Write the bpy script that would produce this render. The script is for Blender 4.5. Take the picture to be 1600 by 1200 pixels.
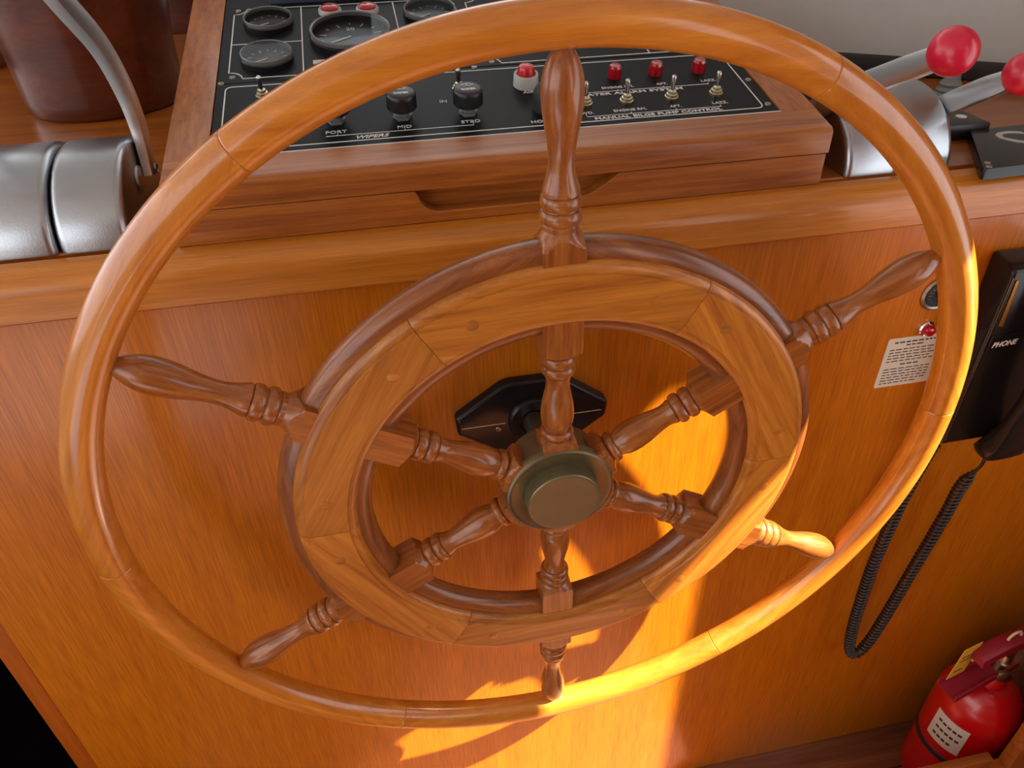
import bpy, bmesh, math, random
from mathutils import Matrix, Vector

random.seed(7)
for o in list(bpy.data.objects):
    bpy.data.objects.remove(o)
SC = bpy.context.scene
COL = SC.collection
PI = math.pi
Z0 = 0.99                      # wheel centre height above the cabin sole

# ------------------------------------------------------------------ camera
cam_d = bpy.data.cameras.new('camera')
cam_d.sensor_fit = 'HORIZONTAL'
cam_d.sensor_width = 36.0
cam_d.lens = 26.2747
cam_d.clip_start = 0.01
cam = bpy.data.objects.new('camera', cam_d)
COL.objects.link(cam)
cam.location = (-0.15356, -0.56638, 0.55311 + Z0)
cam.rotation_euler = (0.941496, 0.01758, -0.201168)
SC.camera = cam

# ------------------------------------------------------------------ world, sun, exposure
world = bpy.data.worlds.new('sky')
SC.world = world
world.use_nodes = True
bg = world.node_tree.nodes['Background']
bg.inputs['Color'].default_value = (0.94, 0.97, 1.0, 1)
bg.inputs['Strength'].default_value = 2.1

sun_d = bpy.data.lights.new('sun', 'SUN')
sun_d.energy = 28.0
sun_d.angle = math.radians(0.6)
sun_d.color = (1.0, 0.92, 0.78)
sun = bpy.data.objects.new('sun', sun_d)
COL.objects.link(sun)
SUN_DIR = Vector((-2.46, 1.0, -3.03)).normalized()
sun.rotation_euler = SUN_DIR.to_track_quat('-Z', 'Y').to_euler()
sun.location = (3, -1.2, 4.5)

SC.view_settings.view_transform = 'Standard'
SC.view_settings.look = 'None'
SC.view_settings.gamma = 1.0
SC.view_settings.use_curve_mapping = False
SC.view_settings.exposure = 0.45

# ------------------------------------------------------------------ materials
def lin(r, g, b):
    f = lambda c: (c / 255 / 12.92) if c / 255 <= 0.04045 else ((c / 255 + 0.055) / 1.055) ** 2.4
    return (f(r), f(g), f(b), 1.0)


def principled(name):
    m = bpy.data.materials.new(name)
    m.use_nodes = True
    nt = m.node_tree
    return m, nt, nt.nodes['Principled BSDF']


def plain(name, col, rough=0.5, metal=0.0, coat=0.0, bump=0.0, bscale=200.0, var=0.08, vscale=30.0, **kw):
    m, nt, p = principled(name)
    N, L = nt.nodes, nt.links
    tc = N.new('ShaderNodeTexCoord')
    nz = N.new('ShaderNodeTexNoise')
    nz.inputs['Scale'].default_value = vscale
    nz.inputs['Detail'].default_value = 4
    L.new(tc.outputs['Object'], nz.inputs['Vector'])
    mx = N.new('ShaderNodeMix')
    mx.data_type = 'RGBA'
    mx.inputs[6].default_value = (col[0] * (1 - var), col[1] * (1 - var), col[2] * (1 - var), 1)
    mx.inputs[7].default_value = (min(1, col[0] * (1 + var)), min(1, col[1] * (1 + var)), min(1, col[2] * (1 + var)), 1)
    L.new(nz.outputs['Fac'], mx.inputs[0])
    L.new(mx.outputs[2], p.inputs['Base Color'])
    p.inputs['Roughness'].default_value = rough
    p.inputs['Metallic'].default_value = metal
    p.inputs['Coat Weight'].default_value = coat
    p.inputs['Coat Roughness'].default_value = 0.08
    for k, v in kw.items():
        p.inputs[k].default_value = v
    if bump:
        n2 = N.new('ShaderNodeTexNoise')
        n2.inputs['Scale'].default_value = bscale
        n2.inputs['Detail'].default_value = 3
        L.new(tc.outputs['Object'], n2.inputs['Vector'])
        b = N.new('ShaderNodeBump')
        b.inputs['Strength'].default_value = bump
        b.inputs['Distance'].default_value = 0.002
        L.new(n2.outputs['Fac'], b.inputs['Height'])
        L.new(b.outputs['Normal'], p.inputs['Normal'])
    return m


def wood(name, dark, mid, light, axis='X', cross=55.0, along=3.0, rough=0.4, coat=0.5, coat_rough=0.12,
         bump=0.12, rand=0.10, warp=0.5, fine=1.0):
    """Varnished timber: stretched noise bands + fine pores along one local axis."""
    m, nt, p = principled(name)
    N, L = nt.nodes, nt.links
    tc = N.new('ShaderNodeTexCoord')
    oi = N.new('ShaderNodeObjectInfo')
    # shift the pattern per object
    add = N.new('ShaderNodeVectorMath')
    add.operation = 'MULTIPLY_ADD'
    comb = N.new('ShaderNodeCombineXYZ')
    for i in range(3):
        L.new(oi.outputs['Random'], comb.inputs[i])
    L.new(comb.outputs[0], add.inputs[0])
    add.inputs[1].default_value = (7.3, 3.1, 5.7)
    L.new(tc.outputs['Object'], add.inputs[2])
    sc = {'X': (along, cross, cross), 'Y': (cross, along, cross), 'Z': (cross, cross, along)}[axis]
    mp = N.new('ShaderNodeMapping')
    mp.inputs['Scale'].default_value = sc
    L.new(add.outputs[0], mp.inputs['Vector'])
    n1 = N.new('ShaderNodeTexNoise')
    n1.inputs['Scale'].default_value = 1.0
    n1.inputs['Detail'].default_value = 5
    n1.inputs['Roughness'].default_value = 0.6
    n1.inputs['Distortion'].default_value = warp
    L.new(mp.outputs[0], n1.inputs['Vector'])
    rp = N.new('ShaderNodeValToRGB')
    e = rp.color_ramp.elements
    e[0].position, e[0].color = 0.30, dark
    e[1].position, e[1].color = 0.72, light
    x = e.new(0.50)
    x.color = mid
    L.new(n1.outputs['Fac'], rp.inputs['Fac'])
    mp2 = N.new('ShaderNodeMapping')
    mp2.inputs['Scale'].default_value = tuple(v * (9 if v == cross else 8) for v in sc)
    L.new(add.outputs[0], mp2.inputs['Vector'])
    n2 = N.new('ShaderNodeTexNoise')
    n2.inputs['Scale'].default_value = 1.0
    n2.inputs['Detail'].default_value = 3
    L.new(mp2.outputs[0], n2.inputs['Vector'])
    r2 = N.new('ShaderNodeMapRange')
    r2.inputs['From Min'].default_value = 0.35
    r2.inputs['From Max'].default_value = 0.65
    r2.inputs['To Min'].default_value = 1 - 0.16 * fine
    r2.inputs['To Max'].default_value = 1 + 0.06 * fine
    L.new(n2.outputs['Fac'], r2.inputs['Value'])
    r3 = N.new('ShaderNodeMapRange')
    r3.inputs['To Min'].default_value = 1 - rand
    r3.inputs['To Max'].default_value = 1 + rand
    L.new(oi.outputs['Random'], r3.inputs['Value'])
    mu = N.new('ShaderNodeMath')
    mu.operation = 'MULTIPLY'
    L.new(r2.outputs[0], mu.inputs[0])
    L.new(r3.outputs[0], mu.inputs[1])
    vm = N.new('ShaderNodeVectorMath')
    vm.operation = 'SCALE'
    L.new(rp.outputs['Color'], vm.inputs[0])
    L.new(mu.outputs[0], vm.inputs['Scale'])
    L.new(vm.outputs[0], p.inputs['Base Color'])
    p.inputs['Roughness'].default_value = rough
    p.inputs['Coat Weight'].default_value = coat
    p.inputs['Coat Roughness'].default_value = coat_rough
    p.inputs['Specular IOR Level'].default_value = 0.3
    if bump:
        b = N.new('ShaderNodeBump')
        b.inputs['Strength'].default_value = bump
        b.inputs['Distance'].default_value = 0.001
        L.new(n2.outputs['Fac'], b.inputs['Height'])
        L.new(b.outputs['Normal'], p.inputs['Normal'])
    return m


M = {}
M['rim'] = wood('rim_wood', lin(174, 98, 24), lin(192, 114, 32), lin(208, 130, 42), 'X', 90, 5, 0.34, 0.8, 0.13, 0.04, 0.05, 0.15, 0.5)
M['facing'] = wood('facing_wood', lin(144, 78, 20), lin(172, 102, 30), lin(192, 120, 42), 'X', 110, 5, 0.42, 0.45, 0.2, 0.06, 0.16, 0.2, 0.8)
M['felloe'] = wood('felloe_wood', lin(106, 54, 22), lin(132, 72, 30), lin(154, 90, 42), 'X', 110, 5, 0.38, 0.55, 0.18, 0.08, 0.08, 0.25)
M['spoke'] = wood('spoke_wood', lin(116, 60, 20), lin(146, 80, 30), lin(168, 100, 44), 'Z', 170, 8, 0.34, 0.6, 0.14, 0.08, 0.06, 0.15)
M['panel'] = wood('panel_veneer', lin(182, 98, 6), lin(188, 104, 8), lin(194, 110, 9), 'Z', 60, 2.0, 0.40, 0.4, 0.18, 0.015, 0.0, 0.2, 1.6)
M['stile'] = wood('stile_wood', lin(150, 70, 10), lin(164, 80, 12), lin(176, 92, 18), 'Z', 90, 3, 0.42, 0.4, 0.15, 0.04, 0.0, 0.2)
M['nosing'] = wood('nosing_wood', lin(174, 102, 26), lin(190, 114, 32), lin(204, 128, 42), 'X', 110, 3, 0.42, 0.5, 0.16, 0.04, 0.0, 0.2)
M['counter'] = wood('counter_wood', lin(128, 64, 14), lin(150, 80, 20), lin(168, 96, 28), 'X', 50, 2.5, 0.4, 0.5, 0.12, 0.04, 0.0)
M['box'] = wood('box_teak', lin(128, 66, 20), lin(158, 88, 28), lin(178, 106, 40), 'X', 130, 5, 0.42, 0.45, 0.18, 0.06, 0.06, 0.25)
M['boxside'] = wood('box_teak_side', lin(128, 66, 20), lin(158, 88, 28), lin(178, 106, 40), 'Y', 130, 5, 0.42, 0.45, 0.18, 0.06, 0.06, 0.25)
M['mahogany'] = wood('mahogany', lin(64, 22, 10), lin(84, 32, 14), lin(104, 44, 20), 'X', 30, 2.5, 0.3, 0.7, 0.14, 0.03, 0.0)
M['cabinet'] = wood('cabinet_wood', lin(118, 66, 34), lin(146, 86, 46), lin(164, 104, 60), 'X', 50, 3, 0.45, 0.3, 0.2, 0.05, 0.0)
M['floor'] = wood('sole_wood', lin(96, 52, 30), lin(120, 68, 40), lin(140, 84, 52), 'X', 40, 2, 0.4, 0.4, 0.15, 0.05, 0.0)
M['locker'] = wood('locker_wood', lin(128, 62, 18), lin(152, 80, 26), lin(172, 98, 36), 'X', 50, 3, 0.45, 0.35, 0.15, 0.05, 0.0)
M['wall'] = plain('painted_wall', lin(214, 210, 200), 0.7, bump=0.05)
M['greywall'] = plain('grey_dash_vinyl', lin(184, 184, 178), 0.75, bump=0.08, bscale=600)
M['ceiling'] = plain('ceiling_vinyl', lin(232, 228, 218), 0.8, bump=0.05)
M['shadeblack'] = plain('shade_black', (0.0015, 0.001, 0.001, 1), 1.0, bump=0.6, bscale=900, **{'Specular IOR Level': 0.0})  # near-black colour carries the shade of the hollow under the counter
M['bronze'] = plain('aged_bronze', lin(124, 112, 84), 0.42, 0.85, bump=0.06, bscale=260, var=0.22, vscale=55)
M['bronzecap'] = plain('worn_bronze', lin(126, 118, 88), 0.45, 0.8, bump=0.05, bscale=300, var=0.14, vscale=40)
M['steel'] = plain('shaft_steel', lin(150, 140, 125), 0.35, 1.0)
M['alu'] = plain('cast_aluminium', lin(168, 171, 176), 0.30, 1.0, bump=0.05, bscale=500, var=0.06, vscale=18)
M['lever'] = plain('polished_lever', lin(222, 226, 228), 0.36, 1.0, bump=0.04, bscale=500, var=0.05)
M['chrome'] = plain('chrome', lin(225, 225, 225), 0.12, 1.0, var=0.02)
M['brassy'] = plain('nickel_brass', lin(206, 196, 160), 0.3, 1.0)
M['blackpl'] = plain('black_plastic', (0.012, 0.012, 0.013, 1), 0.35, bump=0.03, bscale=700)
M['blackgl'] = plain('black_gloss_plastic', (0.010, 0.009, 0.009, 1), 0.22, **{'Specular IOR Level': 0.35})
M['blackpan'] = plain('black_engraved_plate', (0.006, 0.007, 0.009, 1), 0.42, bump=0.04, bscale=900, var=0.25, vscale=60, **{'Specular IOR Level': 0.12})
M['rubber'] = plain('black_rubber', (0.014, 0.013, 0.013, 1), 0.6)
M['cord'] = plain('cord_rubber', (0.022, 0.017, 0.015, 1), 0.42)
M['slate'] = plain('slate_plastic', lin(62, 72, 84), 0.45)
M['greyrub'] = plain('grey_rubber', lin(118, 122, 122), 0.65)
M['white'] = plain('white_print', lin(214, 214, 210), 0.6, var=0.03)
M['greywhite'] = plain('grey_white_plastic', lin(176, 176, 172), 0.5)
M['redknob'] = plain('red_knob_plastic', lin(196, 18, 50), 0.33, coat=0.15, var=0.04)
M['redlens'] = plain('red_lens', lin(190, 6, 22), 0.12, coat=0.6, **{'Transmission Weight': 0.35})
M['redpaint'] = plain('red_enamel', lin(188, 10, 16), 0.3, coat=0.4)
M['redpl'] = plain('dark_red_plastic', lin(140, 22, 40), 0.4)
M['label'] = plain('paper_label', lin(206, 196, 178), 0.65, var=0.04)
M['ink'] = plain('printed_ink', (0.03, 0.025, 0.022, 1), 0.7)
M['tag'] = plain('yellow_tag', lin(226, 176, 48), 0.6)
M['dialface'] = plain('dial_face', lin(58, 50, 44), 0.6)
M['dialdark'] = plain('dial_face_black', (0.014, 0.016, 0.018, 1), 0.4)
M['bezelgrey'] = plain('grey_bezel', lin(104, 104, 102), 0.35, coat=0.4)
M['nutgrey'] = plain('grey_nut', lin(128, 132, 132), 0.4, 0.5)
M['gold'] = plain('gold_trim', lin(214, 150, 70), 0.3, 1.0)
M['pin'] = plain('pale_plastic', lin(220, 190, 150), 0.5)
M['glasscover'] = plain('clear_cover', (0.9, 0.93, 0.95, 1), 0.03, var=0.0, **{'Transmission Weight': 1.0, 'IOR': 1.06})

# ------------------------------------------------------------------ helpers
W = {}                                    # world matrices (wheel-centred frame)
TOP = []


def finish(me, sharp=38):
    me.validate()
    for p in me.polygons:
        p.use_smooth = True
    me.set_sharp_from_angle(angle=math.radians(sharp))
    me.update()
    return me


def pyd(name, v, f, sharp=38):
    me = bpy.data.meshes.new(name)
    me.from_pydata([tuple(x) for x in v], [], f)
    bm = bmesh.new()
    bm.from_mesh(me)
    bmesh.ops.recalc_face_normals(bm, faces=bm.faces)
    bm.to_mesh(me)
    bm.free()
    return finish(me, sharp)


def from_bm(name, bm, sharp=38):
    me = bpy.data.meshes.new(name)
    bmesh.ops.recalc_face_normals(bm, faces=bm.faces)
    bm.to_mesh(me)
    bm.free()
    return finish(me, sharp)


def T(x=0, y=0, z=0):
    return Matrix.Translation((x, y, z))


def R(a, ax):
    return Matrix.Rotation(a, 4, ax)


def obj(name, me, mat, parent=None, mw=None):
    o = bpy.data.objects.new(name, me)
    COL.objects.link(o)
    if me is not None and mat is not None and len(me.materials) == 0:
        me.materials.append(M[mat] if isinstance(mat, str) else mat)
    mw = mw or Matrix.Identity(4)
    W[o.name] = mw
    if parent is not None:
        o.parent = parent
        o.matrix_basis = W[parent.name].inverted() @ mw
    else:
        o.matrix_basis = mw
        TOP.append(o)
    return o


def thing(name, label, cat, mw=None, group=None):
    o = obj(name, None, None, None, mw)
    o.empty_display_size = 0.02
    return tag(o, label, cat, group)


def tag(o, label, cat, group=None):
    o['label'] = label
    o['category'] = cat
    if group:
        o['group'] = group
    return o


def struct(name, me, mat, mw=None):
    o = obj(name, me, mat, None, mw)
    o['kind'] = 'structure'
    return o


def box_me(name, sx, sy, sz, bev=0.0, seg=2, centre=(0, 0, 0)):
    bm = bmesh.new()
    bmesh.ops.create_cube(bm, size=1.0)
    for v in bm.verts:
        v.co = Vector((v.co.x * sx + centre[0], v.co.y * sy + centre[1], v.co.z * sz + centre[2]))
    if bev:
        bmesh.ops.bevel(bm, geom=list(bm.edges), offset=bev, segments=seg, profile=0.5, affect='EDGES')
    return from_bm(name, bm)


def boxw(name, x0, x1, y0, y1, z0, z1, mat, parent=None, bev=0.0, seg=2):
    """Axis aligned box given by world extents, origin at its centre."""
    c = ((x0 + x1) / 2, (y0 + y1) / 2, (z0 + z1) / 2)
    return obj(name, box_me(name, x1 - x0, y1 - y0, z1 - z0, bev, seg), mat, parent, T(*c))


def lathe(name, prof, n=48, sq=None, cap=True, sharp=38, teeth=None):
    """prof: (z, radius). sq: list of half widths per row (None = round)."""
    v, f = [], []
    for i, (z, r) in enumerate(prof):
        for k in range(n):
            a = 2 * PI * k / n
            rr = r
            if sq and sq[i]:
                rr = min(r, sq[i] / max(abs(math.cos(a)), abs(math.sin(a))))
            if teeth and i in teeth and k % 2:
                rr -= teeth[i]
            v.append((rr * math.cos(a), rr * math.sin(a), z))
    for i in range(len(prof) - 1):
        for k in range(n):
            k2 = (k + 1) % n
            f.append((i * n + k, i * n + k2, (i + 1) * n + k2, (i + 1) * n + k))
    if cap:
        f.append(tuple(range(n - 1, -1, -1)))
        f.append(tuple((len(prof) - 1) * n + k for k in range(n)))
    return pyd(name, v, f, sharp)


def tube(name, pts, rad, n=12, cap=True, flat=1.0):
    """Tube along points; rad scalar or list; parallel transport frame."""
    pts = [Vector(p) for p in pts]
    if not isinstance(rad, (list, tuple)):
        rad = [rad] * len(pts)
    v, f = [], []
    t0 = (pts[1] - pts[0]).normalized()
    up = Vector((0, 0, 1)) if abs(t0.z) < 0.9 else Vector((1, 0, 0))
    nrm = (up - t0 * up.dot(t0)).normalized()
    for i, p in enumerate(pts):
        a, b = pts[max(i - 1, 0)], pts[min(i + 1, len(pts) - 1)]
        t = (b - a).normalized()
        nrm = (nrm - t * nrm.dot(t)).normalized()
        bi = t.cross(nrm)
        for k in range(n):
            an = 2 * PI * k / n
            v.append(p + nrm * (rad[i] * math.cos(an)) + bi * (rad[i] * flat * math.sin(an)))
    for i in range(len(pts) - 1):
        for k in range(n):
            k2 = (k + 1) % n
            f.append((i * n + k, i * n + k2, (i + 1) * n + k2, (i + 1) * n + k))
    if cap:
        f.append(tuple(range(n - 1, -1, -1)))
        f.append(tuple((len(pts) - 1) * n + k for k in range(n)))
    return pyd(name, v, f, 60)


def smooth_path(pts, n=12):
    """Catmull-Rom through points."""
    P = [Vector(p) for p in pts]
    P = [P[0] * 2 - P[1]] + P + [P[-1] * 2 - P[-2]]
    out = []
    for i in range(1, len(P) - 2):
        for k in range(n):
            t = k / n
            a, b, c, d = P[i - 1], P[i], P[i + 1], P[i + 2]
            out.append(0.5 * ((2 * b) + (c - a) * t + (2 * a - 5 * b + 4 * c - d) * t * t + (3 * b - a - 3 * c + d) * t ** 3))
    out.append(P[-2])
    return out


def prism(name, outline, depth, bev=0.0, seg=2, front_only=False, sharp=38):
    """Outline in local XY, extruded from z=0 to z=depth."""
    bm = bmesh.new()
    vs = [bm.verts.new((x, y, 0)) for x, y in outline]
    fc = bm.faces.new(vs)
    ex = bmesh.ops.extrude_face_region(bm, geom=[fc])
    tv = [e for e in ex['geom'] if isinstance(e, bmesh.types.BMVert)]
    for v in tv:
        v.co.z = depth
    if bev:
        es = [e for e in bm.edges if all(abs(v.co.z - depth) < 1e-7 for v in e.verts)]
        if not front_only:
            es += [e for e in bm.edges if all(abs(v.co.z) < 1e-7 for v in e.verts)]
        bmesh.ops.bevel(bm, geom=es, offset=bev, segments=seg, profile=0.5, affect='EDGES')
    return from_bm(name, bm, sharp)


def rounded(pts, rad, n=6):
    """Round the corners of a polygon (rad scalar or list)."""
    out = []
    m = len(pts)
    for i in range(m):
        r = rad[i] if isinstance(rad, (list, tuple)) else rad
        p, a, b = Vector(pts[i]), Vector(pts[i - 1]), Vector(pts[(i + 1) % m])
        u, w = (a - p).normalized(), (b - p).normalized()
        ang = u.angle(w)
        d = min(r / math.tan(ang / 2), (a - p).length * 0.49, (b - p).length * 0.49)
        q0, q1 = p + u * d, p + w * d
        for k in range(n + 1):
            t = k / n
            q = q0 * (1 - t) ** 2 + p * 2 * t * (1 - t) + q1 * t * t
            out.append((q.x, q.y))
    return out


def extrude_x(name, prof, x0, x1, sharp=30):
    """(y,z) profile extruded along X; coordinates stay as given."""
    v = [(x0, y, z) for y, z in prof] + [(x1, y, z) for y, z in prof]
    n = len(prof)
    f = [(i, (i + 1) % n, n + (i + 1) % n, n + i) for i in range(n)]
    f += [tuple(range(n)), tuple(range(2 * n - 1, n - 1, -1))]
    return pyd(name, v, f, sharp)


FONT = bpy.data.curves.new('f', 'FONT').font


def text_me(body, size, shear=0.0, ext=0.0002, align='CENTER', bold=0.0, xs=1.0):
    cu = bpy.data.curves.new('lettering', 'FONT')
    cu.body = body
    cu.size = size
    cu.shear = shear
    cu.align_x = align
    cu.align_y = 'CENTER'
    cu.extrude = ext
    cu.offset = bold
    cu.resolution_u = 3
    o = bpy.data.objects.new('tmp', cu)
    COL.objects.link(o)
    dg = bpy.context.evaluated_depsgraph_get()
    me = bpy.data.meshes.new_from_object(o.evaluated_get(dg))
    bpy.data.objects.remove(o)
    bpy.data.curves.remove(cu)
    me.name = 'lettering'
    me.materials.clear()
    if xs != 1.0:
        for v in me.vertices:
            v.co.x *= xs
    return me


def strip_me(name, polys, w, closed=False, h=0.0003):
    """Flat engraved line work: list of polylines in local XY, raised by h."""
    v, f = [], []
    for poly in polys:
        P = [Vector(p) for p in poly]
        m = len(P)
        b = len(v)
        for i in range(m):
            a, c = P[max(i - 1, 0)], P[min(i + 1, m - 1)]
            if closed:
                a, c = P[i - 1], P[(i + 1) % m]
            t = (c - a).normalized()
            nn = Vector((-t.y, t.x))
            for s in (-1, 1):
                q = P[i] + nn * (s * w / 2)
                v.append((q.x, q.y, 0))
                v.append((q.x, q.y, h))
        rng = range(m if closed else m - 1)
        for i in rng:
            j = (i + 1) % m
            A, B = b + 4 * i, b + 4 * j
            f.append((A + 1, B + 1, B + 3, A + 3))
            f.append((A, A + 1, B + 1, B))
            f.append((A + 2, B + 2, B + 3, A + 3))
    return pyd(name, v, f)


# =================================================================== THE SETTING
# cabin sole: one board per plank, laid athwartships
floor = struct('floor', box_me('floor', 1.76, 2.4, 0.03), 'floor', T(0.18, -0.93, -0.99 - 0.0225))
for i in range(9):
    y0 = 0.27 - 0.115 * (i + 1)
    pl = obj('plank', box_me('plank', 1.76, 0.1135, 0.008, 0.001, 1), 'floor', floor, T(0.18, y0 + 0.0575, -0.994))
sunk = struct('floor_companionway', box_me('floor_companionway', 1.4, 2.6, 0.04), 'shadeblack', T(-1.402, 0.0, -1.01))
wr = bmesh.new()


def wall_poly(pts, x0=1.02, x1=1.06):
    a = [wr.verts.new((x0, y, z)) for y, z in pts]
    b = [wr.verts.new((x1, y, z)) for y, z in pts]
    n = len(pts)
    wr.faces.new(a)
    wr.faces.new(list(reversed(b)))
    for i in range(n):
        wr.faces.new((a[i], a[(i + 1) % n], b[(i + 1) % n], b[i]))


# side of the pilothouse: an unseen window opening, shaped to cut the sun beam
wall_poly([(-0.185, -0.99), (1.3, -0.99), (1.3, 1.25), (-0.185, 1.25)])
wall_poly([(-1.32, -0.99), (-0.185, -0.99), (-0.185, -0.15), (-1.32, -0.15)])
wall_poly([(-1.32, -0.15), (-0.244, 1.100), (-0.185, 0.925), (-0.185, 1.25), (-1.32, 1.25)])
wall_poly([(-2.1, -0.99), (-1.40, -0.99), (-1.40, 0.05), (-2.1, 0.05)])
wall_poly([(-1.40, -0.99), (-1.32, -0.99), (-1.32, 1.25), (-1.40, 1.25)])
struct('wall_right', from_bm('wall_right', wr), 'cabinet')
struct('ceiling', box_me('ceiling', 3.2, 3.5, 0.04), 'ceiling', T(-0.54, -0.38, 1.272))
struct('wall_back', box_me('wall_back', 2.36, 0.04, 2.24), 'cabinet', T(-0.12, -2.12, 0.13))
struct('wall_bulkhead', box_me('wall_bulkhead', 1.5, 0.03, 0.75), 'mahogany', T(-0.85, 1.22, 0.60))
struct('wall_left', box_me('wall_left', 0.04, 3.4, 1.04), 'wall', T(-2.12, -0.40, -0.47))
struct('wall_back_left', box_me('wall_back_left', 0.78, 0.04, 1.04), 'wall', T(-1.70, -2.12, -0.47))
struct('wall_under', box_me('wall_under', 1.4, 0.04, 1.18), 'shadeblack', T(-1.402, 1.18, -0.4))  # back of the hollow, its shade painted in black
# grey dash face behind the counter, set at an angle
wb = Vector((0.6582, 0.5461, 0))
wd = Vector((0.1707, -0.1127, 0)).normalized()
wn = Vector((-wd.y, wd.x, 0))
wall_rot = math.atan2(wd.y, wd.x)
mwf = T(wb.x, wb.y, 0.25) @ R(wall_rot, 'Z')
struct('wall_front', box_me('wall_front', 1.5, 0.02, 0.5, 0, 2, (-0.35, 0.012, 0.27)), 'greywall', mwf)
struct('trim_1', box_me('trim_1', 1.5, 0.03, 0.024, 0.003, 2, (-0.35, -0.004, 0.008)), 'rubber', mwf)

# =================================================================== HELM CONSOLE
YP = 0.122
con = thing('helm_console', 'varnished orange timber helm console with rounded counter edge behind the wheel', 'console', T(0.15, YP, -0.99))
boxw('front_panel', -0.671, 1.012, YP, YP + 0.018, -0.988, 0.232, 'panel', con)
boxw('corner_stile', -0.697, -0.6712, YP - 0.0004, YP + 0.03, -0.988, 0.232, 'stile', con, 0.003)
npro = [(0.1125, 0.1945), (0.110, 0.197), (0.110, 0.222)]
for k in range(1, 9):
    a = PI / 2 * k / 8
    npro.append((0.136 - 0.026 * math.cos(a), 0.222 + 0.0228 * math.sin(a)))
npro += [(0.139, 0.2448), (0.139, 0.1945)]
obj('counter_nosing', extrude_x('counter_nosing', [(y - 0.12, z - 0.22) for y, z in npro], -1.0, 0.86), 'nosing', con, T(0.15, 0.12, 0.22))
obj('counter_top', box_me('counter_top', 1.86, 1.04, 0.022, 0.0015, 1), 'counter', con, T(0.080, 0.139 + 0.53, 0.234))

# =================================================================== SHIP'S WHEEL
S = 0.45
TILT, YAW, PH = 0.0293, 0.0043, math.degrees(0.0126)
MWH = R(YAW, 'Z') @ R(TILT, 'X')
wheel = thing('ships_wheel', 'large six-spoke wooden ship\'s wheel with bronze hub in front of console', 'steering wheel', MWH)


def spin(deg):
    return MWH @ R(-math.radians(deg - 90), 'Y')


def arc_sweep(name, prof, half_deg, n=36, taper=0.0006, closed=True, sharp=32):
    """Sweep a closed (r, h) profile round the wheel axis about the 12 o'clock direction.
    Local X tangent, Z radial, -Y front. Ends eased so that each joint shows."""
    v, f = [], []
    m = len(prof)
    cr = sum(p[0] for p in prof) / m
    ch = sum(p[1] for p in prof) / m
    angs = [-half_deg, -half_deg + 0.12] + [-half_deg + 0.12 + (2 * half_deg - 0.24) * i / n for i in range(1, n)] + [half_deg - 0.12, half_deg]
    for i, a in enumerate(angs):
        a = math.radians(a)
        end = i in (0, len(angs) - 1)
        for r, h in prof:
            if end:
                d = Vector((r - cr, h - ch))
                l = d.length
                d = d * ((l - taper) / l) if l > taper else d
                r, h = cr + d.x, ch + d.y
            v.append((r * math.sin(a), -h, r * math.cos(a)))
    k = len(angs)
    for i in range(k - 1):
        for j in range(m):
            j2 = (j + 1) % m
            f.append((i * m + j, i * m + j2, (i + 1) * m + j2, (i + 1) * m + j))
    f.append(tuple(range(m)))
    f.append(tuple((k - 1) * m + j for j in range(m - 1, -1, -1)))
    return pyd(name, v, f, sharp)


# --- rim
rr = 0.0178
rim_prof = [(S + rr * math.cos(2 * PI * k / 28), rr * math.sin(2 * PI * k / 28)) for k in range(28)]
rim_me = arc_sweep('rim_segment', rim_prof, 29.985, 44, 0.0004, sharp=16)
for k in range(6):
    obj('rim_segment', rim_me, 'rim', wheel, spin(90 + 60 * k + PH + 2.0))
# --- felloes between the spokes (rounded core)
fp = []
ri, ro, ht = 0.1935, 0.2844, 0.0145
edge = 0.0165
for k in range(0, 17):
    a = -PI / 2 + PI * k / 16
    c, s = math.cos(a), math.sin(a)
    fp.append((ro - edge + edge * abs(c) ** 0.85, ht * math.copysign(abs(s) ** 0.85, s)))
for k in range(0, 17):
    a = PI / 2 + PI * k / 16
    c, s = math.cos(a), math.sin(a)
    fp.append((ri + edge - edge * abs(c) ** 0.85, ht * math.copysign(abs(s) ** 0.85, s)))
fel_me = arc_sweep('felloe', fp, 29.99, 36, 0.0004)
for k in range(6):
    obj('felloe', fel_me, 'felloe', wheel, spin(60 + 60 * k + PH))


# --- moulded facing boards, front and back
def ovolo(r0, h0, r1, h1, n=7):
    out = []
    for i in range(n + 1):
        a = PI / 2 * i / n
        out.append((r0 + (r1 - r0) * (1 - math.cos(a)), h0 + (h1 - h0) * math.sin(a)))
    return out


hb = 0.0130
fa = [(0.2693, hb - 0.001)] + ovolo(0.2693, hb + 0.001, 0.2612, 0.0218) + [(0.2598, 0.0219), (0.2592, 0.0240)]
fb = [(0.2187, 0.0240), (0.2180, 0.0222)]
inn = ovolo(0.2092, hb + 0.001, 0.2158, 0.0217)
inn.reverse()
fac_prof = fa + fb + inn + [(0.2092, hb - 0.001)]
fac_me = arc_sweep('facing_segment', fac_prof, 29.94, 36, 0.0003, sharp=28)
plug_me = lathe('wood_plug', [(0, 0.0056), (0.00032, 0.0056), (0.00042, 0.0053)], 24)
for k in range(6):
    a = 90 + 60 * k + PH
    fs = obj('facing_segment', fac_me, 'facing', wheel, spin(a))
    for d in (-20, 20):
        ang = math.radians(a + d)
        obj('wood_plug', plug_me, 'facing', fs, MWH @ T(0.2385 * math.cos(ang), -0.0238, 0.2385 * math.sin(ang)) @ R(PI / 2, 'X'))
    obj('facing_segment', fac_me, 'facing', wheel, spin(a) @ R(PI, 'Z'))

# --- spokes
prof = []
SQ = 0.0185


def add(z, r, q=None):
    prof.append((z, r, q))


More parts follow.
